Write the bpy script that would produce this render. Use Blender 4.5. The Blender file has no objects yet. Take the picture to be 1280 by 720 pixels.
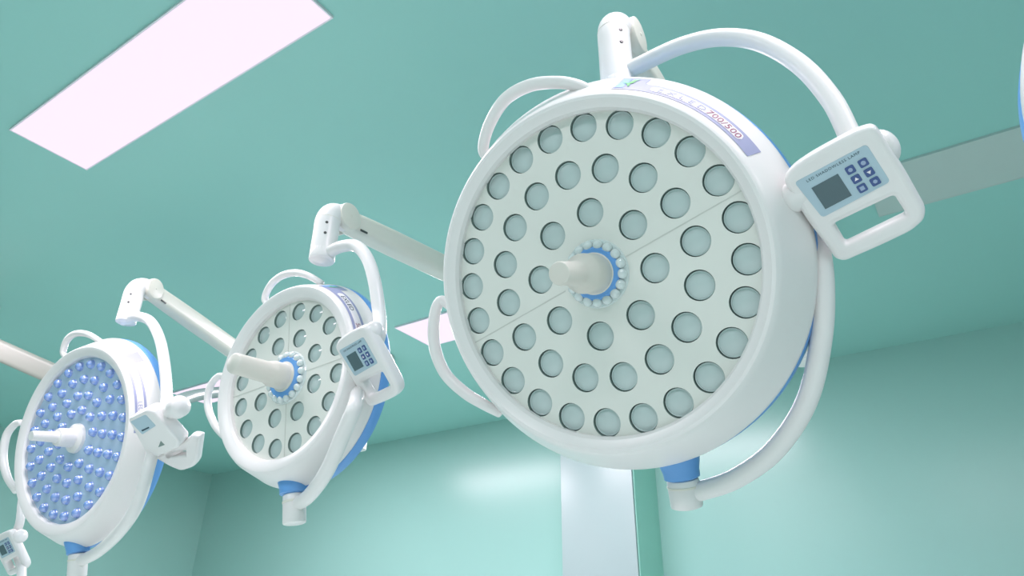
import bpy, bmesh, math
from mathutils import Vector, Matrix

PI = math.pi
R = math.radians
SC = bpy.context.scene
COL = SC.collection

# ------------------------------------------------------------------ camera
F = 879.65                       # focal length in pixels of the 1280x720 frame
CAM = Vector((0, 0, 1.3))
PITCH, ROLL, YAW = R(27.635), R(0.6835), R(-33.82)
_w = Vector((math.sin(YAW)*math.cos(PITCH), math.cos(YAW)*math.cos(PITCH), math.sin(PITCH)))
_r = _w.cross(Vector((0, 0, 1))).normalized()
_u = _r.cross(_w)
CR = _r*math.cos(ROLL) + _u*math.sin(ROLL)
CU = -_r*math.sin(ROLL) + _u*math.cos(ROLL)
CW = _w
cd = bpy.data.cameras.new('camera')
cd.sensor_width = 36.0
cd.lens = F/1280*36.0
cd.clip_start = 0.02
cam = bpy.data.objects.new('camera', cd)
COL.objects.link(cam)
cam.matrix_world = Matrix(((CR.x, CU.x, -CW.x, CAM.x), (CR.y, CU.y, -CW.y, CAM.y), (CR.z, CU.z, -CW.z, CAM.z), (0, 0, 0, 1)))
SC.camera = cam

def ray(px, py):
    return CW + CR*((px-640)/F) - CU*((py-360)/F)

def at(px, py, Y):
    d = ray(px, py)
    return CAM + d*(Y/d.y)

def on_plane(M, px, py, z):
    """point (in the frame M) where a sight line meets the plane z of that frame"""
    Mi = M.inverted()
    o = Mi @ CAM
    d = Mi.to_3x3() @ ray(px, py)
    t = (z-o.z)/d.z
    return o + d*t

# ------------------------------------------------------------------ materials
def srgb(c):
    return tuple((x/12.92 if x <= 0.04045 else ((x+0.055)/1.055)**2.4) for x in (v/255 for v in c))

def material(name, col, rough=0.4, spec=0.5, metal=0.0, coat=0.0, noise=0.0, nscale=8.0, emit=None, strength=0.0, trans=0.0):
    m = bpy.data.materials.new(name)
    m.use_nodes = True
    nt = m.node_tree
    b = nt.nodes['Principled BSDF']
    b.inputs['Base Color'].default_value = (*col, 1)
    b.inputs['Roughness'].default_value = rough
    b.inputs['Specular IOR Level'].default_value = spec
    b.inputs['Metallic'].default_value = metal
    b.inputs['Coat Weight'].default_value = coat
    b.inputs['Coat Roughness'].default_value = 0.08
    b.inputs['Transmission Weight'].default_value = trans
    if emit:
        b.inputs['Emission Color'].default_value = (*emit, 1)
        b.inputs['Emission Strength'].default_value = strength
    # a fine procedural variation so that nothing is perfectly uniform
    tc = nt.nodes.new('ShaderNodeTexCoord')
    nz = nt.nodes.new('ShaderNodeTexNoise')
    nz.inputs['Scale'].default_value = nscale
    nz.inputs['Detail'].default_value = 2.0
    mr = nt.nodes.new('ShaderNodeMapRange')
    mr.inputs['To Min'].default_value = 1-noise
    mr.inputs['To Max'].default_value = 1+noise
    mx = nt.nodes.new('ShaderNodeMix')
    mx.data_type = 'RGBA'
    mx.blend_type = 'MULTIPLY'
    mx.inputs[0].default_value = 1.0
    mx.inputs[6].default_value = (*col, 1)
    nt.links.new(tc.outputs['Object'], nz.inputs['Vector'])
    nt.links.new(nz.outputs['Fac'], mr.inputs['Value'])
    nt.links.new(mr.outputs['Result'], mx.inputs[7])
    nt.links.new(mx.outputs[2], b.inputs['Base Color'])
    return m

M_WHITE = material('white_enamel', (0.82, 0.80, 0.79), 0.30, 0.5, noise=0.01)
M_IVORY = material('ivory_enamel', (0.70, 0.68, 0.62), 0.38, 0.5, noise=0.01)
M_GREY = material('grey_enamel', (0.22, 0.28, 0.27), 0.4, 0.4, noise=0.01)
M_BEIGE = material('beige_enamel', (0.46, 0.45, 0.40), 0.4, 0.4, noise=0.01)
M_ARM = material('arm_enamel', (0.76, 0.74, 0.66), 0.35, 0.5, noise=0.01)
M_FACE = material('cream_face_plastic', (0.74, 0.76, 0.71), 0.45, 0.4, noise=0.015)
M_FACEBLUE = material('pale_blue_face_plastic', (0.44, 0.58, 0.74), 0.35, 0.5, noise=0.02)
M_SEAM = material('panel_seam', (0.60, 0.62, 0.58), 0.6, 0.2)
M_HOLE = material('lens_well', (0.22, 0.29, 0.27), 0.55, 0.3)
M_LENS = material('lens_glass', (0.50, 0.60, 0.59), 0.16, 0.6, coat=0.5, noise=0.06, nscale=30)
M_LED = material('blue_led_glass', (0.19, 0.32, 0.74), 0.08, 0.8, coat=1.0, noise=0.1, nscale=40)
M_LED.node_tree.nodes['Principled BSDF'].inputs['Coat IOR'].default_value = 2.3
M_BLUE = material('blue_plastic', (0.14, 0.36, 0.74), 0.35, 0.5)
M_BEAD = material('clear_bead', (0.66, 0.74, 0.74), 0.12, 0.8, coat=0.6)
M_LABEL = material('lavender_label', (0.32, 0.34, 0.53), 0.35, 0.5)
M_LABELBLUE = material('sky_blue_print', (0.22, 0.42, 0.85), 0.35, 0.5)
M_CAPS = material('pale_capsule', (0.86, 0.82, 0.86), 0.35, 0.5)
M_RED = material('maroon_print', (0.36, 0.13, 0.20), 0.5, 0.3)
M_GREEN = material('green_print', (0.14, 0.55, 0.16), 0.5, 0.3)
M_OVER = material('blue_grey_overlay', (0.42, 0.56, 0.64), 0.35, 0.5)
M_SCREEN = material('screen_glass', (0.075, 0.13, 0.15), 0.25, 0.5)
M_BUTTON = material('navy_button', (0.045, 0.09, 0.26), 0.4, 0.5)
M_BUTTONMARK = material('button_mark', (0.35, 0.44, 0.60), 0.5, 0.3)
M_INK = material('ink', (0.05, 0.09, 0.12), 0.6, 0.2)
M_SCREW = material('dark_steel', (0.10, 0.10, 0.10), 0.35, 0.5, metal=0.6)
M_WALL = material('teal_wall_panel', (0.345, 0.585, 0.535), 0.25, 0.55, noise=0.02, nscale=0.9)
M_CEIL = material('teal_ceiling_panel', (0.318, 0.63, 0.575), 0.42, 0.4, noise=0.04, nscale=0.8)
M_FLOOR = material('pale_vinyl_floor', (0.72, 0.80, 0.77), 0.3, 0.5, noise=0.02)
M_PIER = material('green_pier', (0.36, 0.72, 0.61), 0.4, 0.5, noise=0.01)
M_PALE = material('pale_door_laminate', (0.33, 0.42, 0.42), 0.3, 0.5, noise=0.01)
M_OFF = material('unlit_diffuser', (0.50, 0.61, 0.58), 0.5, 0.4, noise=0.02)
M_FRAME = material('light_frame', (0.80, 0.78, 0.82), 0.4, 0.5)
M_LIGHT = material('lit_diffuser', (0.10, 0.10, 0.10), 0.5, 0.2, emit=(1.0, 0.82, 1.0), strength=0.98)

# ------------------------------------------------------------------ object helpers
WM = {}                           # world matrix of every object made here

def link(o, parent, M):
    COL.objects.link(o)
    if parent is not None:
        o.parent = parent
        o.matrix_basis = WM[parent.name].inverted() @ M
    else:
        o.matrix_basis = M
    WM[o.name] = M.copy()
    return o

def root(name, loc, label, cat, group=None):
    o = bpy.data.objects.new(name, None)
    o.empty_display_size = 0.1
    link(o, None, Matrix.Translation(loc))
    o['label'] = label
    o['category'] = cat
    if group:
        o['group'] = group
    return o

def finish(me, mats, angle=35):
    for m in (mats if isinstance(mats, (list, tuple)) else [mats]):
        me.materials.append(m)
    for p in me.polygons:
        p.use_smooth = True
    me.set_sharp_from_angle(angle=R(angle))
    return me

def mesh(name, bm, mats, angle=35, normals=True):
    if normals:
        bmesh.ops.recalc_face_normals(bm, faces=bm.faces)
    me = bpy.data.meshes.new(name)
    bm.to_mesh(me)
    bm.free()
    return finish(me, mats, angle)

def obj(name, me, parent=None, M=None, label=None):
    o = bpy.data.objects.new(name, me)
    link(o, parent, M if M is not None else (WM[parent.name] if parent else Matrix.Identity(4)))
    if label:
        o['label'] = label
    return o

def structure(name, bm, mat, parent=None, M=None):
    o = obj(name, mesh(name, bm, mat), parent, M)
    o['kind'] = 'structure'
    return o

# ------------------------------------------------------------------ shape helpers
def add_box(bm, c, s, M=None, bev=0.0):
    r = bmesh.ops.create_cube(bm, size=1.0)
    vs = r['verts']
    for v in vs:
        v.co = Vector((v.co.x*s[0], v.co.y*s[1], v.co.z*s[2])) + Vector(c)
    if bev > 0:
        es = list({e for v in vs for e in v.link_edges})
        rr = bmesh.ops.bevel(bm, geom=es, offset=bev, segments=3, affect='EDGES', profile=0.5)
        vs = list({v for f in rr['faces'] for v in f.verts} | {v for v in vs if v.is_valid})
    if M is not None:
        for v in vs:
            v.co = M @ v.co
    return vs

def box_bm(c, s, bev=0.0):
    bm = bmesh.new()
    add_box(bm, c, s, None, bev)
    return bm

def add_lathe(bm, prof, M=None, n=64, mat=0):
    """revolve (radius, height) pairs around z"""
    rings = []
    for r, h in prof:
        if r < 1e-6:
            rings.append([bm.verts.new((0, 0, h))])
        else:
            rings.append([bm.verts.new((r*math.cos(2*PI*k/n), r*math.sin(2*PI*k/n), h)) for k in range(n)])
    for a, b in zip(rings, rings[1:]):
        for k in range(n):
            k2 = (k+1) % n
            if len(a) == 1 and len(b) == 1:
                continue
            if len(a) == 1:
                f = bm.faces.new((a[0], b[k], b[k2]))
            elif len(b) == 1:
                f = bm.faces.new((a[k], b[0], a[k2]))
            else:
                f = bm.faces.new((a[k], b[k], b[k2], a[k2]))
            f.material_index = mat
    if M is not None:
        for ring in rings:
            for v in ring:
                v.co = M @ v.co
    return bm

def lathe(prof, M=None, n=64):
    return add_lathe(bmesh.new(), prof, M, n)

def axis_matrix(p, d):
    """frame at p with z along d"""
    z = Vector(d).normalized()
    x = z.cross(Vector((0.13, 0.37, 0.92)))
    if x.length < 0.1:
        x = z.cross(Vector((1, 0, 0)))
    x.normalize()
    y = z.cross(x)
    p = Vector(p)
    return Matrix(((x.x, y.x, z.x, p.x), (x.y, y.y, z.y, p.y), (x.z, y.z, z.z, p.z), (0, 0, 0, 1)))

def rod(bm, a, b, r, bev=0.004, n=32, r2=None):
    a, b = Vector(a), Vector(b)
    L = (b-a).length
    r2 = r if r2 is None else r2
    e = min(bev, r*0.9, L*0.4)
    prof = [(0, 0), (r-e, 0), (r-0.3*e, 0.3*e), (r, e), (r2, L-e), (r2-0.3*e, L-0.3*e), (r2-e, L), (0, L)]
    add_lathe(bm, prof, axis_matrix(a, b-a), n)
    return bm

def smooth_path(pts, k=8):
    P = [Vector(p) for p in pts]
    Q = [P[0]*2-P[1]] + P + [P[-1]*2-P[-2]]
    out = []
    for i in range(1, len(Q)-2):
        a, b, c, d = Q[i-1:i+3]
        for s in range(k):
            t = s/k
            out.append(0.5*((2*b) + (c-a)*t + (2*a-5*b+4*c-d)*t*t + (3*b-a-3*c+d)*t**3))
    out.append(P[-1])
    return out

def add_tube(bm, pts, rad, n=20, k=8, closed=True, squash=None):
    """sweep a circle along a smooth path; rad is a number or a function of 0..1"""
    path = smooth_path(pts, k) if k > 1 else [Vector(p) for p in pts]
    m = len(path)
    tan = []
    for i in range(m):
        t = path[min(i+1, m-1)] - path[max(i-1, 0)]
        tan.append(t.normalized())
    x = tan[0].cross(Vector((0.31, 0.17, 0.93))).normalized()
    rings = []
    for i in range(m):
        if i:
            x = tan[i-1].rotation_difference(tan[i]) @ x
        x = (x - tan[i]*x.dot(tan[i])).normalized()
        y = tan[i].cross(x)
        r = rad(i/(m-1)) if callable(rad) else rad
        rings.append([bm.verts.new(path[i] + (x*math.cos(2*PI*j/n) + y*math.sin(2*PI*j/n))*r) for j in range(n)])
    for a, b in zip(rings, rings[1:]):
        for j in range(n):
            bm.faces.new((a[j], a[(j+1) % n], b[(j+1) % n], b[j]))
    for ring, s, t in ((rings[0], -1, tan[0]), (rings[-1], 1, tan[-1])):   # rounded ends
        c = sum((v.co for v in ring), Vector())/n
        r = (ring[0].co-c).length
        prev = ring
        for q in (0.5, 0.85):
            nr = [bm.verts.new(c + (v.co-c)*math.sqrt(1-q*q) + t*s*r*q*0.5) for v in ring]
            for j in range(n):
                bm.faces.new((prev[j], prev[(j+1) % n], nr[(j+1) % n], nr[j]))
            prev = nr
        tip = bm.verts.new(c + t*s*r*0.5)
        for j in range(n):
            bm.faces.new((prev[j], prev[(j+1) % n], tip))
    return bm

def tube(pts, rad, n=20, k=8):
    return add_tube(bmesh.new(), pts, rad, n, k)

def fillet(pts, r, seg=5):
    """round the corners of a closed polygon"""
    out = []
    n = len(pts)
    for i in range(n):
        a, b, c = (Vector(pts[(i+j-1) % n]).to_2d() for j in range(3))
        u, v = (a-b), (c-b)
        rr = min(r, u.length*0.45, v.length*0.45)
        p, q = b + u.normalized()*rr, b + v.normalized()*rr
        for s in range(seg+1):
            t = s/seg
            out.append(p*(1-t)**2 + b*(2*t*(1-t)) + q*t*t)
    return out

def plate_mesh(name, loops, depth, bev, mat, res=3, angle=40):
    """a rounded plate in the xy plane, front face at z = depth/2"""
    cu = bpy.data.curves.new(name, 'CURVE')
    cu.dimensions = '2D'
    cu.fill_mode = 'BOTH'
    cu.extrude = max(depth/2-bev, 0.0)
    cu.bevel_depth = bev
    cu.bevel_resolution = res
    cu.offset = -bev
    for lp in loops:
        sp = cu.splines.new('POLY')
        sp.points.add(len(lp)-1)
        for q, p in zip(sp.points, lp):
            q.co = (p[0], p[1], 0, 1)
        sp.use_cyclic_u = True
    return curve_to_mesh(name, cu, mat, angle)

def curve_to_mesh(name, cu, mat, angle=40):
    o = bpy.data.objects.new(name+'_source', cu)
    COL.objects.link(o)
    dg = bpy.context.evaluated_depsgraph_get()
    me = bpy.data.meshes.new_from_object(o.evaluated_get(dg))
    me.name = name
    bpy.data.objects.remove(o)
    bpy.data.curves.remove(cu)
    me.materials.clear()
    return finish(me, mat, angle)

def text_mesh(name, s, size, mat, ext=0.0002, spacing=1.0):
    cu = bpy.data.curves.new(name, 'FONT')
    cu.body = s
    cu.size = size
    cu.extrude = ext
    cu.space_character = spacing
    cu.resolution_u = 3
    return curve_to_mesh(name, cu, mat)

def rect(x0, y0, x1, y1):
    return [(x0, y0), (x1, y0), (x1, y1), (x0, y1)]

def circle(cx, cy, r, n=32):
    return [(cx+r*math.cos(2*PI*k/n), cy+r*math.sin(2*PI*k/n)) for k in range(n)]

# ------------------------------------------------------------------ the room
CEIL = 3.0
XL, XR, YF, YB = -6.92, 3.2, 4.58, -3.4
structure('floor', box_bm(((XL+XR)/2, (YF+YB)/2, -0.05), (XR-XL+0.4, YF-YB+0.4, 0.1)), M_FLOOR)
structure('ceiling', box_bm(((XL+XR)/2, (YF+YB)/2, CEIL+0.05), (XR-XL+0.4, YF-YB+0.4, 0.1)), M_CEIL)
structure('wall_back', box_bm(((XL+XR)/2, YF+0.1, CEIL/2), (XR-XL+0.4, 0.2, CEIL)), M_WALL)
structure('wall_left', box_bm((XL-0.1, (YF+YB)/2, CEIL/2), (0.2, YF-YB, CEIL)), M_WALL)
structure('wall_right', box_bm((XR+0.1, (YF+YB)/2, CEIL/2), (0.2, YF-YB, CEIL)), M_WALL)
structure('wall_front', box_bm(((XL+XR)/2, YB-0.1, CEIL/2), (XR-XL+0.4, 0.2, CEIL)), M_WALL)
# green pier standing proud of the back wall, a pale laminate panel covers its front
px0, px1, py0 = -2.397, -1.87, 4.22
structure('wall_pier', box_bm(((px0+px1)/2, (py0+YF)/2+0.01, CEIL/2), (px1-px0, YF-py0+0.02, CEIL)), M_PIER)
structure('trim_1', box_bm(((px0+px1)/2-0.004, py0-0.010, CEIL/2), (px1-px0-0.004, 0.02, CEIL-0.004), 0.003), M_PALE)

POWER = 35.5
def ceiling_light(x, y, label, lit=True, w=1.38, d=0.287, power=1.0):
    t = root('ceiling_light', (x+w/2, y+d/2, CEIL), label, 'ceiling light', 'recessed ceiling light panels')
    bm = bmesh.new()
    fr, h = 0.005, 0.010
    for c, s in (((0, -d/2+fr/2, -h/2), (w, fr, h)), ((0, d/2-fr/2, -h/2), (w, fr, h)),
                 ((-w/2+fr/2, 0, -h/2), (fr, d-2*fr, h)), ((w/2-fr/2, 0, -h/2), (fr, d-2*fr, h))):
        add_box(bm, c, s)
    obj('light_frame', mesh('light_frame', bm, M_FRAME if lit else M_OFF), t)
    bm = bmesh.new()
    add_box(bm, (0, 0, -0.005), (w-2*fr, d-2*fr, 0.008))
    obj('diffuser', mesh('diffuser', bm, M_LIGHT if lit else M_OFF), t)
    if lit:                        # the light the fixture gives off
        ld = bpy.data.lights.new('fixture_light', 'AREA')
        ld.shape = 'RECTANGLE'
        ld.size, ld.size_y = w-2*fr, d-2*fr
        ld.energy = POWER*power
        ld.color = (1.0, 0.885, 0.965)
        lo = bpy.data.objects.new('fixture_light', ld)
        link(lo, t, Matrix.Translation((x+w/2, y+d/2, CEIL-0.0125)))
    return t

ceiling_light(-2.667, 0.654, 'large glowing ceiling light panel at the upper left, in front of all the lamps', power=0.6)
ceiling_light(-2.655, 2.735, 'glowing ceiling light panel seen between the largest lamp and the middle lamp', d=0.33, power=1.6)
ceiling_light(-4.84, 2.735, 'glowing ceiling light panel half hidden behind the left rim of the middle lamp', d=0.30, power=1.6)
ceiling_light(-0.10, 2.62, 'unlit grey ceiling light panel at the right, behind the big control panel', lit=False, w=1.6, d=0.36)
# unseen ceiling lights added on the same grid to brighten the lamp faces
for gx, gy, where in ((-4.84, 0.654, 'added lit ceiling light panel over the left wall side of the room, beyond the left edge'),
                      (-0.48, 0.654, 'added lit ceiling light panel straight above the largest lamp, beyond the top edge'),
                      (1.70, 0.654, 'added lit ceiling light panel at the right of the room, beyond the top edge'),
                      (-2.667, -1.42, 'added lit ceiling light panel behind the camera, second from the right wall'),
                      (-0.48, -1.42, 'added lit ceiling light panel behind the camera, directly overhead'),
                      (1.70, -1.42, 'added lit ceiling light panel behind the camera, nearest the right wall')):
    ceiling_light(gx, gy, where, power=0.45 if (gx, gy) in ((-0.48, 0.654), (-4.84, 0.654)) else 0.55 if gx > 1 else 1.0)

# ------------------------------------------------------------------ surgical lamps
def head_frame(C, th, ph):
    th, ph = R(th), R(ph)
    n = Vector((math.cos(ph)*math.sin(th), -math.cos(ph)*math.cos(th), math.sin(ph)))
    x = Vector((0, 0, 1)).cross(n).normalized()
    y = n.cross(x)
    return Matrix(((x.x, y.x, n.x, C[0]), (x.y, y.y, n.y, C[1]), (x.z, y.z, n.z, C[2]+1.3), (0, 0, 0, 1)))

def box_frame(c, az, ti, ro):
    az, ti, ro = R(az), R(ti), R(ro)
    n = Vector((math.cos(ti)*math.sin(az), -math.cos(ti)*math.cos(az), math.sin(ti)))
    x = Vector((0, 0, 1)).cross(n).normalized()
    y = n.cross(x)
    ex = x*math.cos(ro) + y*math.sin(ro)
    ey = -x*math.sin(ro) + y*math.cos(ro)
    return Matrix(((ex.x, ey.x, n.x, c[0]), (ex.y, ey.y, n.y, c[1]), (ex.z, ey.z, n.z, c[2]), (0, 0, 0, 1)))

def face_mesh(Rp, holes, hr, depth=0.011):
    """a disc with round wells: front skin, well walls"""
    bm = bmesh.new()
    edges = []
    def loop(pts, z):
        vs = [bm.verts.new((x, y, z)) for x, y in pts]
        es = [bm.edges.new((vs[i], vs[(i+1) % len(vs)])) for i in range(len(vs))]
        return vs, es
    o, e = loop(circle(0, 0, Rp, 96), 0)
    edges += e
    wells = []
    for x, y in holes:
        v, e = loop(circle(x, y, hr, 28), 0)
        edges += e
        wells.append(v)
    bmesh.ops.triangle_fill(bm, use_beauty=True, use_dissolve=False, edges=edges, normal=(0, 0, 1))
    for f in bm.faces:
        f.normal_update()
        if f.normal.z < 0:
            f.normal_flip()
    for v in wells:
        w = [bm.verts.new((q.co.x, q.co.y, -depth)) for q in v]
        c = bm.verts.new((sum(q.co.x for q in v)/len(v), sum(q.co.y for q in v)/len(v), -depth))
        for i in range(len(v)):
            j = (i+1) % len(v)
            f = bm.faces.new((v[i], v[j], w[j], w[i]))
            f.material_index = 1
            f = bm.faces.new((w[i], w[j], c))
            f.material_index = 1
    return mesh('face_panel', bm, (M_FACE, M_HOLE), normals=False)

class Lamp:
    pass

def build_head(L, rings, hr, kind, loops):
    """housing, face, lenses, back shell, rim handles; everything in the frame L.M"""
    t, M = L.root, L.M
    Rp, Rc, Ro = L.Rp, L.Rc, L.Ro
    k = Ro/0.355
    zb = -0.075*L.deep
    L.A, L.B = (Rc+0.012, 0.016), (Ro-0.003, -0.045)
    prof = [(Rp-0.004, -0.002), (Rp-0.005, 0.010), (Rp-0.001, 0.017), (Rp+0.006, 0.021), (Rc-0.003, 0.0265), (Rc+0.003, 0.0265), (Rc+0.008, 0.0225), L.A,
            L.B, (Ro, -0.053), (Ro, zb+0.006), (Ro-0.003, zb), (Ro-0.02, zb-0.002)]
    hs = obj('housing', mesh('housing', lathe(prof, None, 128), M_WHITE, 28), t, M)
    # blue rear shell
    zc = zb - 0.055*L.deep
    prof = [(Ro-0.012, zb+0.004), (Ro-0.001, zb+0.001), (Ro+0.0015, zb-0.004), (Ro+0.002, zb-0.026*L.deep), (Ro-0.002, zb-0.038*L.deep), (Ro-0.014, zb-0.047*L.deep), (Ro-0.034, zb-0.052*L.deep), (Ro-0.07, zc), (0.14*k, zc-0.012), (0.10*k, zc-0.03), (0, zc-0.032)]
    obj('back_shell', mesh('back_shell', lathe(prof, None, 128), M_BLUE, 28), t, M)
    L.zc = zc
    pts = []
    for rr, n, ph in rings:
        for i in range(n):
            a = R(ph) - 2*PI*i/n
            pts.append((rr*math.cos(a), rr*math.sin(a)))
    if kind == 'lens':
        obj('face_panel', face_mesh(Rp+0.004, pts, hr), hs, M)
        lm = mesh('lens', lathe([(0, 0.0036), (hr*0.3, 0.0033), (hr*0.6, 0.0022), (hr*0.84, 0.0006), (hr*0.86, 0.0014), (hr*0.93, 0.0014), (hr*0.955, 0.0), (hr*0.955, -0.004)], None, 28), M_LENS, 50)
        for x, y in pts:
            obj('lens', lm, hs, M @ Matrix.Translation((x, y, -0.0068)))
    else:
        obj('face_panel', mesh('face_panel', lathe([(Rp+0.004, 0.0), (0, 0.0)], None, 96), M_FACEBLUE, normals=False), hs, M)
        prof = [(hr*1.02, 0.0), (hr*1.02, 0.002), (hr*0.96, 0.003)] + [(hr*math.cos(a)*0.96, 0.003+hr*1.0*math.sin(a)) for a in [R(10*q) for q in range(1, 9)]] + [(0, 0.003+hr)]
        lm = mesh('led_dome', lathe(prof, None, 20), M_LED, 60)
        for x, y in pts:
            obj('led_dome', lm, hs, M @ Matrix.Translation((x, y, 0.0)))
    # grab loops on the rim
    for lp, r in loops:
        n = len(lp)
        obj('rim_handle', mesh('rim_handle', tube(lp, lambda q: r*(0.80+0.20*math.sin(PI*min(max(q, 0.0), 1.0))), 18, 8), M_WHITE), t, M)
    return hs

def seam(L, hs, a, r0, r1, z=0.0004):
    bm = box_bm(((r0+r1)/2, 0, z), (r1-r0, 0.0018, 0.0006))
    obj('panel_seam', mesh('panel_seam', bm, M_SEAM), hs, L.M @ Matrix.Rotation(R(a), 4, 'Z'))

def build_handle(L, prof, hub=None, nbead=18, off=(0, 0)):
    t = L.root
    M = L.M @ Matrix.Translation((off[0], off[1], 0))
    h = obj('center_handle', mesh('center_handle', lathe(prof, None, 40), M_WHITE if not hub else M_IVORY, 40), t, M)
    if hub:
        rb, rbead = hub
        obj('hub_ring', mesh('hub_ring', lathe([(rb+0.004, 0.0), (rb+0.004, 0.009), (rb, 0.013), (0.01, 0.013)], None, 48), M_BLUE), h, M)
        bm = bmesh.new()
        bmesh.ops.create_uvsphere(bm, u_segments=16, v_segments=10, radius=rbead)
        me = mesh('bead', bm, M_BEAD, 60)
        for i in range(nbead):
            a = 2*PI*(i+0.3)/nbead
            obj('bead', me, h, M @ Matrix.Translation(((rb+rbead*0.75)*math.cos(a), (rb+rbead*0.75)*math.sin(a), 0.006)) @ Matrix.Diagonal((1, 1, 0.9, 1)))
        obj('bead_skirt', mesh('bead_skirt', lathe([(rb+rbead*1.9, 0.0), (rb+rbead*1.7, 0.004), (rb, 0.004)], None, 48), M_BEAD), h, M)
    # set screw
    return h

def cone_point(L, ang, v, lift=0.0006):
    """point on the white side of the housing: v = 0 at the front crest, 1 at the wide rear edge"""
    (r0, z0), (r1, z1) = L.A, L.B
    nl = math.hypot(r1-r0, z1-z0)
    nr, nz = -(z1-z0)/nl, (r1-r0)/nl
    r = r0 + (r1-r0)*v + nr*lift
    z = z0 + (z1-z0)*v + nz*lift
    return Vector((r*math.cos(ang), r*math.sin(ang), z))

def cone_strip(L, outline, lift, name, mat, parent, na=40):
    """outline: list of (angle, vmin, vmax); swept into a thin raised strip"""
    bm = bmesh.new()
    rows = []
    for a, v0, v1 in outline:
        rows.append([bm.verts.new(cone_point(L, a, v0+(v1-v0)*s/4, lift)) for s in range(5)])
    for p, q in zip(rows, rows[1:]):
        for i in range(4):
            bm.faces.new((p[i], q[i], q[i+1], p[i+1]))
    return obj(name, mesh(name, bm, mat), parent, L.M)

def cone_text(L, s, size, a0, v0, mat, name, parent, lift=0.0016, squash=1.0, spacing=1.05):
    me = text_mesh(name, s, size, mat, 0.0001, spacing)
    (r0, z0), (r1, z1) = L.A, L.B
    ln = math.hypot(r1-r0, z1-z0)
    rm = r0 + (r1-r0)*(v0+0.15)
    for v in me.vertices:
        a = a0 - v.co.x*squash/rm
        v.co = cone_point(L, a, v0 + v.co.y/ln, lift + v.co.z)
    return obj(name, me, parent, L.M)

def span(a0, a1, n, v0, v1):
    return [(R(a0+(a1-a0)*i/n), v0, v1) for i in range(n+1)]

def capsule(a0, a1, n, vc, vh, ra):
    out = []
    for i in range(n+1):
        a = a0 + (a1-a0)*i/n
        d = min(abs(a-a0), abs(a-a1))
        h = vh if d > ra else vh*math.sqrt(max(1-((ra-d)/ra)**2, 0.0))
        out.append((R(a), vc-h, vc+h))
    return out

def build_label(L, hs, a0, a1, sq, cap, texts, bird=True):
    """lavender band with its square, pale capsule, lettering and the little green bird"""
    band = span(a0, a0-sq, 8, 0.06, 0.93) + span(a0-sq-0.01, a1, 40, 0.06, 0.56)
    cone_strip(L, band, 0.0006, 'label_band', M_LABEL, hs)
    cone_strip(L, capsule(cap[0], cap[1], 48, 0.31, 0.14, 1.3*0.355/L.Ro), 0.0011, 'label_capsule', M_CAPS, hs)
    if bird:
        m = a0-sq*0.42
        cone_strip(L, span(a0-0.6, a0-sq*0.38, 6, 0.16, 0.84), 0.0011, 'logo_field', M_LABELBLUE, hs)
        bm = bmesh.new()
        for poly in (((-2.0, .50), (.2, .40), (2.2, .58), (.4, .52)), ((-.3, .45), (.9, .24), (1.3, .28), (.5, .50)), ((-.2, .46), (.9, .80), (1.2, .74), (.4, .46)), ((0, .47), (2.0, .84), (2.1, .78), (.5, .44))):
            bm.faces.new([bm.verts.new(cone_point(L, R(m-x), y, 0.0017)) for x, y in poly])
        obj('bird_logo', mesh('bird_logo', bm, M_GREEN), hs, L.M)
    for s, size, a, v, mat, sqz in texts:
        cone_text(L, s, size, R(a), v, mat, 'label_lettering', hs, squash=sqz)

def build_yoke(L, outer, inner, pivot, r=0.0168):
    """outer bow (world points) from the elbow to the control panel, inner bow (head frame) to the bottom pivot"""
    t = L.root
    obj('outer_bow', mesh('outer_bow', tube(outer, r, 22, 8), M_WHITE), t, Matrix.Identity(4))
    obj('inner_bow', mesh('inner_bow', tube([L.M @ Vector(p) for p in inner], r*1.05, 22, 8), M_WHITE), t, Matrix.Identity(4))
    a, b, c, rb, rw = pivot
    p = obj('bottom_pivot', mesh('bottom_pivot', rod(bmesh.new(), b, c, rw, 0.004), M_WHITE), t, L.M)
    bm = add_lathe(bmesh.new(), [(0, -0.02), (rb*1.25, -0.02), (rb*1.12, 0.006), (rb, (Vector(b)-Vector(a)).length*0.6), (rb*0.98, (Vector(b)-Vector(a)).length-0.002), (rw*0.9, (Vector(b)-Vector(a)).length+0.001), (0, (Vector(b)-Vector(a)).length+0.001)], axis_matrix(a, Vector(b)-Vector(a)), 36)
    obj('pivot_collar', mesh('pivot_collar', bm, M_BLUE), p, L.M)
    d = (Vector(c)-Vector(b))
    obj('pivot_ring', mesh('pivot_ring', rod(bmesh.new(), Vector(b)+d*0.22, Vector(b)+d*0.30, rw*1.04, 0.001), M_ARM), p, L.M)

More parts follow.
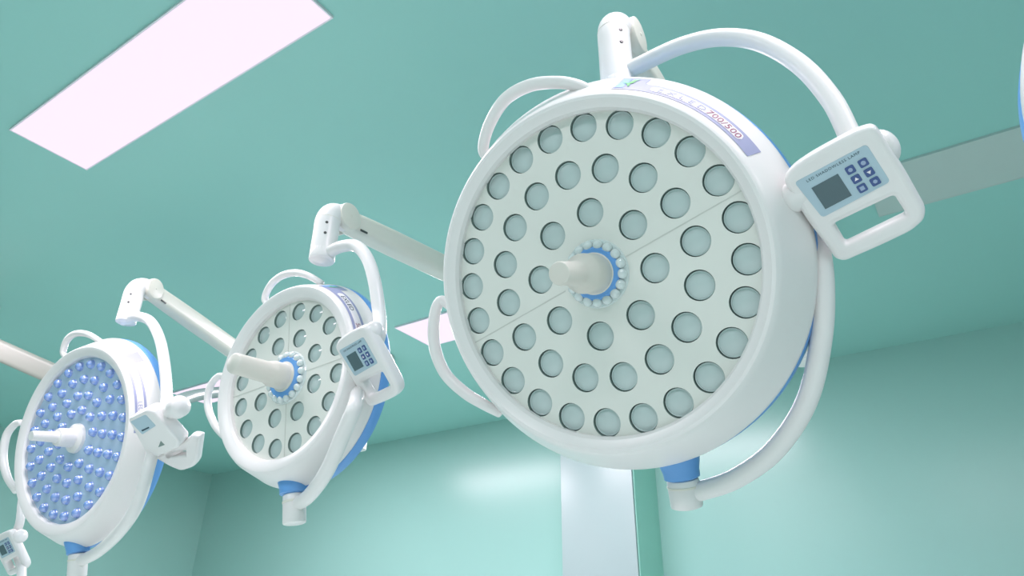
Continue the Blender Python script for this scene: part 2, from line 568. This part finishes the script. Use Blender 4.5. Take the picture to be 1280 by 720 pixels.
def build_suspension(L, ax, hinge, J, zbot, rc=0.036, rarm=(0.036, 0.046), paint=None):
    """upright elbow on the pivot axis, spring arm, column to the ceiling"""
    t = L.root
    ax = Vector(ax); hinge = Vector(hinge); J = Vector(J)
    hx = Vector((ax.x, hinge.y, hinge.z))
    I4 = Matrix.Identity(4)
    # elbow: upright barrel that bends back into a flat knuckle
    bm = bmesh.new()
    path = [Vector((ax.x, ax.y, zbot)), Vector((ax.x, ax.y, zbot+0.006)), Vector((ax.x, ax.y, (zbot+hx.z)/2)), Vector((ax.x, ax.y, hx.z-0.035)),
            Vector((ax.x, ax.y+0.012, hx.z-0.008)), Vector((ax.x, ax.y+0.035, hx.z+0.002)), Vector((ax.x, hx.y+0.01, hx.z))]
    add_tube(bm, path, rc, 28, 6)
    e = obj('elbow', mesh('elbow', bm, M_WHITE, 50), t, I4)
    obj('elbow_collar', mesh('elbow_collar', rod(bmesh.new(), (ax.x, ax.y, zbot-0.012), (ax.x, ax.y, zbot+0.02), rc*1.0, 0.003), M_WHITE), e, I4)
    bm = bmesh.new()
    rod(bm, (ax.x, ax.y, hx.z-0.034), (ax.x, ax.y, hx.z-0.0325), rc*1.012, 0.0004)
    obj('elbow_seam', mesh('elbow_seam', bm, M_ARM), e, I4)
    for dz, sc in ((0.058, 1.0), (0.092, 1.0)):
        a = R(-42)
        p = Vector((ax.x+rc*math.cos(a)*0.97, ax.y+rc*math.sin(a)*0.97, hx.z-dz))
        d = Vector((math.cos(a), math.sin(a), 0))
        obj('screw', mesh('screw', rod(bmesh.new(), p-d*0.002, p+d*0.0025, 0.0042, 0.001, 14), M_SCREW), e, I4)
    # spring arm: rounded box section growing towards the column
    d = (J-hx)
    Ln = d.length
    y = d.normalized()
    x = y.cross(Vector((0, 0, 1))).normalized()
    z = x.cross(y)
    AM = Matrix(((x.x, y.x, z.x, hx.x), (x.y, y.y, z.y, hx.y), (x.z, y.z, z.z, hx.z), (0, 0, 0, 1)))
    bm = bmesh.new()
    rings = []
    def section(yy, hw, hh):
        pts = fillet([(-hw, -hh), (hw, -hh), (hw, hh), (-hw, hh)], min(hw, hh)*0.7, 5)
        rings.append([bm.verts.new((p.x, yy, p.y)) for p in pts])
    h0, h1 = rarm
    for s in range(0, 13):
        q = s/12
        tq = min(q/0.12, 1.0)
        section(-0.01 + (Ln-0.0)*q, 0.026+0.006*tq, h0*0.88*(1-tq) + (h0 + (h1-h0)*q)*tq)
    for a, b in zip(rings, rings[1:]):
        for i in range(len(a)):
            j = (i+1) % len(a)
            bm.faces.new((a[i], a[j], b[j], b[i]))
    bm.faces.new(rings[0]); bm.faces.new(list(reversed(rings[-1])))
    paint = paint or M_ARM
    arm = obj('spring_arm', mesh('spring_arm', bm, paint, 40), t, AM)
    for s in (-1, 1):
        bm = rod(bmesh.new(), (0.014*s, 0, 0), (0.037*s, 0, 0), h0*1.14, 0.005, 36)
        add = rod(bm, (0.0365*s, 0, 0), (0.0385*s, 0, 0), 0.004, 0.001, 12)
        obj('joint_cover', mesh('joint_cover', bm, paint), arm, AM)
    bm = bmesh.new()
    add_box(bm, (0.031, 0.058, -h0*0.74), (0.004, 0.030, 0.007), None, 0.002)
    obj('adjusting_slot', mesh('adjusting_slot', bm, M_SCREW), arm, AM)
    # joint block and column
    bm = rod(bmesh.new(), (J.x, J.y, J.z-0.075), (J.x, J.y, CEIL-0.004), 0.055, 0.006)
    c = obj('ceiling_column', mesh('ceiling_column', bm, M_WHITE), t, I4)
    bm = add_lathe(bmesh.new(), [(0.06, CEIL-0.17), (0.085, CEIL-0.16), (0.165, CEIL-0.05), (0.175, CEIL-0.02), (0.175, CEIL-0.003), (0.05, CEIL-0.003)], Matrix.Translation((J.x, J.y, 0)), 40)
    obj('ceiling_canopy', mesh('ceiling_canopy', bm, M_WHITE), c, I4)

def build_panel(L, BM, style):
    """control box with its window grip; the frame BM has x along the box, z out of its face"""
    t = L.root
    if style == 'full':
        outl = L.outline
        win = L.window
        body = plate_mesh('control_panel', [fillet(outl, 0.016), fillet(win, 0.006)], 0.030, 0.009, M_WHITE, 4)
        b = obj('control_panel', body, t, BM @ Matrix.Translation((0, 0, -0.015)))
        ov = L.overlay
        obj('overlay', plate_mesh('overlay', [fillet(ov, 0.006)], 0.0008, 0.0002, M_OVER, 1), b, BM @ Matrix.Translation((0, 0, 0.0003)))
        x0, y0, x1, y1 = L.screen
        obj('screen', plate_mesh('screen', [rect(x0, y0, x1, y1)], 0.0008, 0.0002, M_SCREEN, 1), b, BM @ Matrix.Translation((0, 0, 0.0011)))
        bx, by, dx, dy, s = L.buttons
        bp = plate_mesh('button', [fillet(rect(-s, -s, s, s), 0.0025)], 0.0012, 0.0003, M_BUTTON, 1)
        marks = [[circle(0, 0, s*0.5, 12)], [circle(0, 0, s*0.55, 12)], [[(-s*.5, -s*.3), (s*.5, -s*.3), (0, s*.5)]], [[(-s*.5, s*.3), (0, -s*.5), (s*.5, s*.3)]],
                 [[(-s*.5, -s*.5), (s*.5, -s*.5), (s*.5, s*.5), (-s*.5, s*.5)]], [circle(0, 0, s*0.5, 6)]]
        i = 0
        for rr in range(3):
            for cc in range(2):
                Q = BM @ Matrix.Translation((bx+dx*cc, by-dy*rr, 0.0013))
                bo = obj('button', bp, b, Q)
                # the printed mark belongs to the box as a sub-part beside its button
                obj('button_mark', plate_mesh('button_mark', marks[i], 0.0003, 0.00005, M_BUTTONMARK if i not in (2, 3) else M_CAPS, 1), b, Q @ Matrix.Translation((0, 0, 0.0008)))
                i += 1
        s, size, tx, ty = L.title
        obj('panel_lettering', text_mesh('panel_lettering', s, size, M_INK, 0.0001, 1.25), b, BM @ Matrix.Translation((tx, ty, 0.0009)))
    return b

def build_barrel(L, b, p, q, r0, r1):
    """pivot barrel behind the control box with a domed knob on each end"""
    I4 = Matrix.Identity(4)
    p, q = Vector(p), Vector(q)
    d = (q-p).normalized()
    obj('pivot_barrel', mesh('pivot_barrel', rod(bmesh.new(), p, q, min(r0, r1)*0.86, 0.003), M_WHITE), b, I4)
    for c, s, r in ((p, -1, r0), (q, 1, r1)):
        prof = [(r, -0.02), (r, 0.0)] + [(r*math.cos(R(a)), 0.75*r*math.sin(R(a))) for a in range(12, 90, 12)] + [(0, 0.75*r)]
        obj('pivot_knob', mesh('pivot_knob', lathe([(0, -0.02)]+prof, axis_matrix(c, d*s), 32), M_WHITE), b, I4)

def Lp(L, pts, BM=None):
    """points in the head frame; entries marked 'b' lie behind the control panel, in its frame"""
    Mi = L.M.inverted()
    return [Mi @ (BM @ on_plane(BM, *p[:3])) if len(p) == 4 else on_plane(L.M, *p) for p in pts]

# ---- the largest lamp
A = Lamp()
A.M = head_frame((-.49002, .99738, .60652), -.055, -24.67)
A.Rp, A.Rc, A.Ro, A.deep = 0.293, 0.309, 0.360, 1.0
Aax = at(770, 80, 1.0)
Ahin = at(792, 46, 1.06)
AJ = at(1003, 433, 2.95)
A.root = root('surgical_lamp', (AJ.x, AJ.y, CEIL), 'largest white surgical lamp, 48 round clear lenses on a cream face', 'surgical lamp')
hs = build_head(A, [(.265, 24, 110.2), (.188, 16, 91.9), (.1109, 8, 80.4)], 0.0262, 'lens', [
    (Lp(A, [(612, 200, -.03), (604, 186, -.025), (612, 155, -.02), (632, 124, -.02), (662, 107, -.02), (695, 103, -.02), (722, 107, -.022), (746, 118, -.03)]), 0.0125),
    (Lp(A, [(566, 385, -.03), (551, 376, -.025), (543, 396, -.02), (543, 432, -.02), (556, 466, -.02), (580, 490, -.02), (604, 505, -.022), (625, 516, -.03)]), 0.0125)])
for a in (12.8, 192.8):
    seam(A, hs, a, 0.066, 0.292)
build_handle(A, [(0.0, 0.0), (0.040, 0.0), (0.040, 0.012), (0.0355, 0.014), (0.0350, 0.060), (0.0335, 0.066), (0.0225, 0.082), (0.0208, 0.090), (0.0195, 0.146), (0.0185, 0.149), (0.0165, 0.150), (0, 0.150)], (0.044, 0.0095), 17, (0.003, 0))
build_label(A, hs, 69, 20, 8.5, (57.5, 25.5), [('E X L E D', 0.019, 55.0, 0.21, M_LABEL, 1.15), ('700/500', 0.021, 38.5, 0.20, M_RED, 1.0)])
ABM = box_frame(CAM + ray(1053, 226)*1.06, -1.0, -50, 12.6)
build_yoke(A, [at(px, py, 1.0) for px, py in ((766, 102), (780, 92), (800, 81), (850, 58), (900, 47), (950, 53), (1000, 81), (1038, 123), (1060, 165), (1064, 178))] + [ABM @ on_plane(ABM, 1066, 196, -.048), ABM @ on_plane(ABM, 1060, 216, -.045)],
           Lp(A, [(1046, 224, -.045, 'b'), (1032, 246, -.052, 'b'), (1022, 285, -.062, 'b'), (1029, 350, -.08), (1027, 420, -.09), (1009, 500, -.09), (969, 562, -.09), (920, 598, -.09), (878, 613, -.09), (855, 618, -.09)], ABM),
           (on_plane(A.M, 848, 574, -.09), on_plane(A.M, 853, 598, -.09), on_plane(A.M, 859, 634, -.09), 0.033, 0.029), 0.0165)
build_suspension(A, Aax, Ahin, AJ, at(770, 116, 1.0).z, 0.034)
bl = lambda px, py, M=ABM: tuple(on_plane(M, px, py, 0.0).to_2d())
A.outline = [bl(*p) for p in ((978, 226), (990, 210), (1010, 196), (1040, 179), (1072, 163), (1093, 157), (1104, 172), (1130, 212), (1158, 262), (1156, 276), (1140, 290), (1100, 309), (1056, 328), (1044, 325), (1034, 310), (1008, 276))]
A.window = [bl(*p) for p in ((1042, 281), (1118, 245), (1134, 270), (1057, 307))]
A.overlay = [bl(*p) for p in ((993, 228), (1083, 180), (1113, 227), (1028, 272))]
s0, s1 = bl(1014, 234), bl(1065, 243)
s2, s3 = bl(1047, 218), bl(1032, 262)
A.screen = ((s0[0]+s3[0])/2, (s3[1]+s1[1])/2, (s1[0]+s2[0])/2, (s0[1]+s2[1])/2)
b0, b1, b2 = bl(1063, 212), bl(1077, 204), bl(1078, 235)
A.buttons = (b0[0], b0[1], 0.0195, 0.0168, 0.0064)
t0 = bl(1009, 228)
A.title = ('LED SHADOWLESS LAMP', 0.0062, t0[0], t0[1])
b = build_panel(A, ABM, 'full')
build_barrel(A, b, ABM @ Vector((*bl(988, 254), -0.022)), ABM @ Vector((*bl(1106, 193), -0.036)), 0.025, 0.029)
print('box outline', [tuple(round(v, 3) for v in p) for p in A.outline])
print('panel', A.window, A.overlay, A.screen, A.buttons, A.title)

# ---- the middle lamp
B = Lamp()
B.M = head_frame((-1.43801, 1.10849, .63162), 1.08, -5.13)
B.Rp, B.Rc, B.Ro, B.deep = 0.214, 0.237, 0.273, 0.8
Bax = at(406, 300, 1.1)
Bhin = at(424, 276, 1.15)
BJ = at(700, 404, 2.5)
B.root = root('surgical_lamp', (BJ.x, BJ.y, CEIL), 'middle white surgical lamp with 24 clear lenses and a long ivory handle', 'surgical lamp')
hs = build_head(B, [(.18, 16, 83.3), (.1059, 8, 71.6)], 0.0245, 'lens', [
    (Lp(B, [(338, 384, -.03), (331, 374, -.025), (338, 357, -.02), (352, 345, -.02), (370, 341, -.02), (386, 345, -.02), (402, 354, -.03)]), 0.0105),
    (Lp(B, [(280, 470, -.03), (272, 471, -.025), (262, 485, -.02), (260, 508, -.02), (268, 530, -.02), (280, 545, -.022), (294, 556, -.03)]), 0.0105)])
for a in (4.3, 94.3, 184.3, 274.3):
    seam(B, hs, a, 0.066, 0.212)
build_handle(B, [(0.0, 0.0), (0.040, 0.0), (0.040, 0.014), (0.034, 0.016), (0.0335, 0.05), (0.031, 0.058), (0.0275, 0.064), (0.0255, 0.160), (0.0240, 0.165), (0.0215, 0.167), (0, 0.167)], (0.051, 0.0100), 17)
build_label(B, hs, 66, 6, 12, (50, 10), [('EXLED', 0.017, 46, 0.21, M_INK, 1.25), ('500', 0.017, 22, 0.21, M_RED, 1.0)])
BBM = box_frame(CAM + ray(448, 445)*1.62, -16, -40, 0.5)
build_yoke(B, [at(px, py, 1.1) for px, py in ((402, 322), (412, 315), (428, 308), (446, 308), (460, 325), (469, 356), (474, 395))] + [BBM @ on_plane(BBM, 474, 416, -.05), BBM @ on_plane(BBM, 470, 432, -.05)],
           Lp(B, [(456, 440, -.05, 'b'), (453, 458, -.052, 'b'), (449, 480, -.056, 'b'), (444, 506, .055), (430, 540, .055), (409, 588, .015), (387, 619, -.03), (368, 632, -.05)], BBM),
           (on_plane(B.M, 368, 598, -.05), on_plane(B.M, 368, 618, -.05), on_plane(B.M, 368, 655, -.05), 0.036, 0.028), 0.0165)
build_suspension(B, Bax, Bhin, BJ, at(401, 322, 1.1).z, 0.035)
B.outline, B.window, B.overlay, B.screen, B.buttons, B.title = A.outline, A.window, A.overlay, A.screen, A.buttons, A.title
b = build_panel(B, BBM, 'full')
build_barrel(B, b, BBM @ Vector((-0.045, 0.030, -0.028)), BBM @ Vector((0.066, 0.034, -0.028)), 0.018, 0.020)

# ---- the blue lamp at the left
C = Lamp()
C.M = head_frame((-2.61901, 1.17899, .66100), 5.02, -10.63)
C.Rp, C.Rc, C.Ro, C.deep = 0.290, 0.316, 0.366, 0.85
Cax = at(161, 390, 1.2)
Chin = at(177, 366, 1.25)
CJ = at(448, 547, 3.0)
C.root = root('surgical_lamp', (CJ.x, CJ.y, CEIL), 'surgical lamp at the left, face full of blue LED domes', 'surgical lamp')
hs = build_head(C, [(.26, 25, 152.5), (.2068, 20, 140.5), (.1513, 15, 143.0), (.0976, 10, 113.5)], 0.0165, 'dome', [
    (Lp(C, [(84, 448, -.03), (79, 440, -.025), (84, 425, -.02), (95, 417, -.02), (110, 418, -.02), (126, 427, -.03)]), 0.0125),
    (Lp(C, [(26, 528, -.03), (18, 531, -.025), (8, 545, -.02), (4, 572, -.02), (9, 596, -.02), (20, 614, -.03)]), 0.0145)])
build_handle(C, [(0.0, 0.0), (0.052, 0.0), (0.050, 0.010), (0.042, 0.014), (0.033, 0.018), (0.031, 0.062), (0.028, 0.068), (0.0205, 0.070), (0.0185, 0.075), (0.0165, 0.148), (0.0150, 0.152), (0, 0.152)])
build_label(C, hs, 50, -4, 9, (38, 0), [('LED', 0.018, 14, 0.20, M_LABEL, 1.1)], bird=False)
CBM = box_frame(CAM + ray(190, 544)*2.18, 10, -50, 17)
build_yoke(C, [at(px, py, 1.2) for px, py in ((154, 402), (162, 398), (175, 396), (189, 403), (200, 425), (206, 458), (208, 488))] + [CBM @ on_plane(CBM, 208, 506, -.06), CBM @ on_plane(CBM, 203, 522, -.06)],
           Lp(C, [(200, 528, -.06, 'b'), (194, 548, -.065, 'b'), (187, 580, .03), (172, 630, .04), (150, 664, .02), (122, 690, -.03), (98, 702, -.05)], CBM),
           (on_plane(C.M, 98, 678, -.05), on_plane(C.M, 98, 692, -.05), on_plane(C.M, 96, 722, -.05), 0.036, 0.030), 0.018)
build_suspension(C, Cax, Chin, CJ, at(153, 402, 1.2).z, 0.036)
cl = lambda px, py: tuple(on_plane(CBM, px, py, 0.0).to_2d())
body = plate_mesh('control_panel', [fillet([cl(*p) for p in ((159, 524), (182, 513), (190, 514), (224, 552), (222, 560), (190, 574), (184, 570))], 0.01)], 0.05, 0.008, M_WHITE, 4)
b = obj('control_panel', body, C.root, CBM @ Matrix.Translation((0, 0, -0.025)))
obj('overlay', plate_mesh('overlay', [fillet([cl(*p) for p in ((163, 527), (182, 518), (195, 532), (178, 543))], 0.005)], 0.0008, 0.0002, M_OVER, 1), b, CBM @ Matrix.Translation((0, 0, 0.0003)))
obj('display_slot', plate_mesh('display_slot', [[cl(*p) for p in ((177, 537.5), (186, 533.2), (187, 534.8), (178, 539.2))]], 0.0008, 0.0002, M_INK, 1), b, CBM @ Matrix.Translation((0, 0, 0.0010)))
obj('warning_mark', plate_mesh('warning_mark', [[cl(*p) for p in ((198, 559), (201, 551), (206, 556))]], 0.0008, 0.0002, M_HOLE, 1), b, CBM @ Matrix.Translation((0, 0, 0.0003)))
obj('grip', plate_mesh('grip', [fillet([cl(*p) for p in ((184, 580), (226, 556), (230, 551), (242, 553), (238, 585), (233, 592), (218, 597), (205, 592))], 0.012), [cl(*p) for p in ((200, 575), (223, 572), (223, 576.5), (202, 578))]], 0.03, 0.009, M_WHITE, 3), b, CBM @ Matrix.Translation((0, 0, -0.045)))
build_barrel(C, b, CBM @ Vector((*cl(190, 530), -0.045)), CBM @ Vector((*cl(212, 518), -0.045)), 0.028, 0.034)

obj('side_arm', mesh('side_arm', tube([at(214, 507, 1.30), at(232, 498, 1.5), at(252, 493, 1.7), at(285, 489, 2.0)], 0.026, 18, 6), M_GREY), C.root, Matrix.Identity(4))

# ---- lamp beyond the left edge: only its arm and its control panel reach into the picture
D = Lamp()
D.M = head_frame((-4.34, 1.46, .40), 2, -8)
D.Rp, D.Rc, D.Ro, D.deep = 0.205, 0.228, 0.262, 1.0
Dax = at(70, 476, 1.44)
Dhin = at(78, 480, 1.50)
DJ = at(-62, 411, 1.2)
D.root = root('surgical_lamp', (DJ.x, DJ.y, CEIL), 'surgical lamp cut off by left edge, only beige arm and control panel showing', 'surgical lamp')
hs = build_head(D, [(.18, 16, 90), (.125, 10, 90)], 0.017, 'dome', [])
build_handle(D, [(0.0, 0.0), (0.058, 0.0), (0.056, 0.010), (0.034, 0.020), (0.032, 0.062), (0.0205, 0.070), (0.0165, 0.148), (0.0150, 0.152), (0, 0.152)])
DBM = box_frame(at(6, 684, 1.42), 8, -35, 14)
build_yoke(D, [Vector((Dax.x, 1.44, at(60, 545, 1.44).z)), at(58, 552, 1.44), at(44, 570, 1.43), at(34, 595, 1.42), at(28, 625, 1.42), at(25, 652, 1.43)] + [DBM @ on_plane(DBM, 18, 672, -.045)],
           Lp(D, [(14, 680, -.045, 'b'), (22, 696, -.055, 'b'), (27, 715, .03), (22, 745, .03), (0, 770, -.02), (-90, 780, -.06)], DBM),
           (Vector((0, -.252, -.06)), Vector((0, -.285, -.06)), Vector((0, -.35, -.06)), 0.036, 0.030), 0.0165)
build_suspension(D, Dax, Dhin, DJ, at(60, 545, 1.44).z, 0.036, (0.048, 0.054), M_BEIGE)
D.outline, D.window, D.overlay, D.screen, D.buttons, D.title = A.outline, A.window, A.overlay, A.screen, A.buttons, A.title
b = build_panel(D, DBM, 'full')
build_barrel(D, b, DBM @ Vector((-0.055, 0.012, -0.030)), DBM @ Vector((0.075, 0.012, -0.030)), 0.022, 0.028)

# ---- lamp beyond the right edge: only the rim of its head shows
G = Lamp()
G.M = head_frame((0.531, 0.975, .635), 0, -8)
G.Rp, G.Rc, G.Ro, G.deep = 0.290, 0.316, 0.360, 1.2
Gax = Vector((0.62, 1.0, 0))
Ghin = Vector((0.62, 1.06, 2.47))
GJ = Vector((1.05, 2.2, 2.35))
G.root = root('surgical_lamp', (GJ.x, GJ.y, CEIL), 'surgical lamp cut off by the right edge, only its rim showing', 'surgical lamp')
hs = build_head(G, [(.255, 20, 90), (.19, 15, 90), (.12, 9, 90)], 0.019, 'dome', [])
build_handle(G, [(0.0, 0.0), (0.058, 0.0), (0.056, 0.010), (0.034, 0.020), (0.032, 0.062), (0.0205, 0.070), (0.0165, 0.148), (0.0150, 0.152), (0, 0.152)])
gx, gz = 0.62, 1.935
GBM = box_frame(Vector((0.975, 0.93, 1.935)), 0, -30, 8)
build_yoke(G, [Vector((gx+0.40*math.sin(R(q)), 1.0, gz+0.42*math.cos(R(q)))) for q in (0, 15, 30, 45, 60, 75, 88)],
           [Vector((0.44, 0.02, -0.03)), Vector((0.40, -0.12, -0.07)), Vector((0.33, -0.25, -0.08)), Vector((0.20, -0.36, -0.08)), Vector((0.0, -0.415, -0.08))],
           (Vector((0, -.352, -.08)), Vector((0, -.385, -.08)), Vector((0, -.45, -.08)), 0.036, 0.030), 0.0165)
build_suspension(G, Gax, Ghin, GJ, gz+0.40, 0.036)
G.outline, G.window, G.overlay, G.screen, G.buttons, G.title = A.outline, A.window, A.overlay, A.screen, A.buttons, A.title
b = build_panel(G, GBM, 'full')
build_barrel(G, b, GBM @ Vector((-0.055, 0.012, -0.030)), GBM @ Vector((0.075, 0.012, -0.030)), 0.022, 0.028)

# ------------------------------------------------------------------ colour management
SC.view_settings.view_transform = 'Standard'
SC.view_settings.look = 'None'
SC.view_settings.gamma = 1.0
SC.view_settings.use_curve_mapping = False
SC.view_settings.exposure = 0.0
w = bpy.data.worlds.new('room_world')
SC.world = w
w.use_nodes = True
w.node_tree.nodes['Background'].inputs['Color'].default_value = (0.0, 0.0, 0.0, 1)
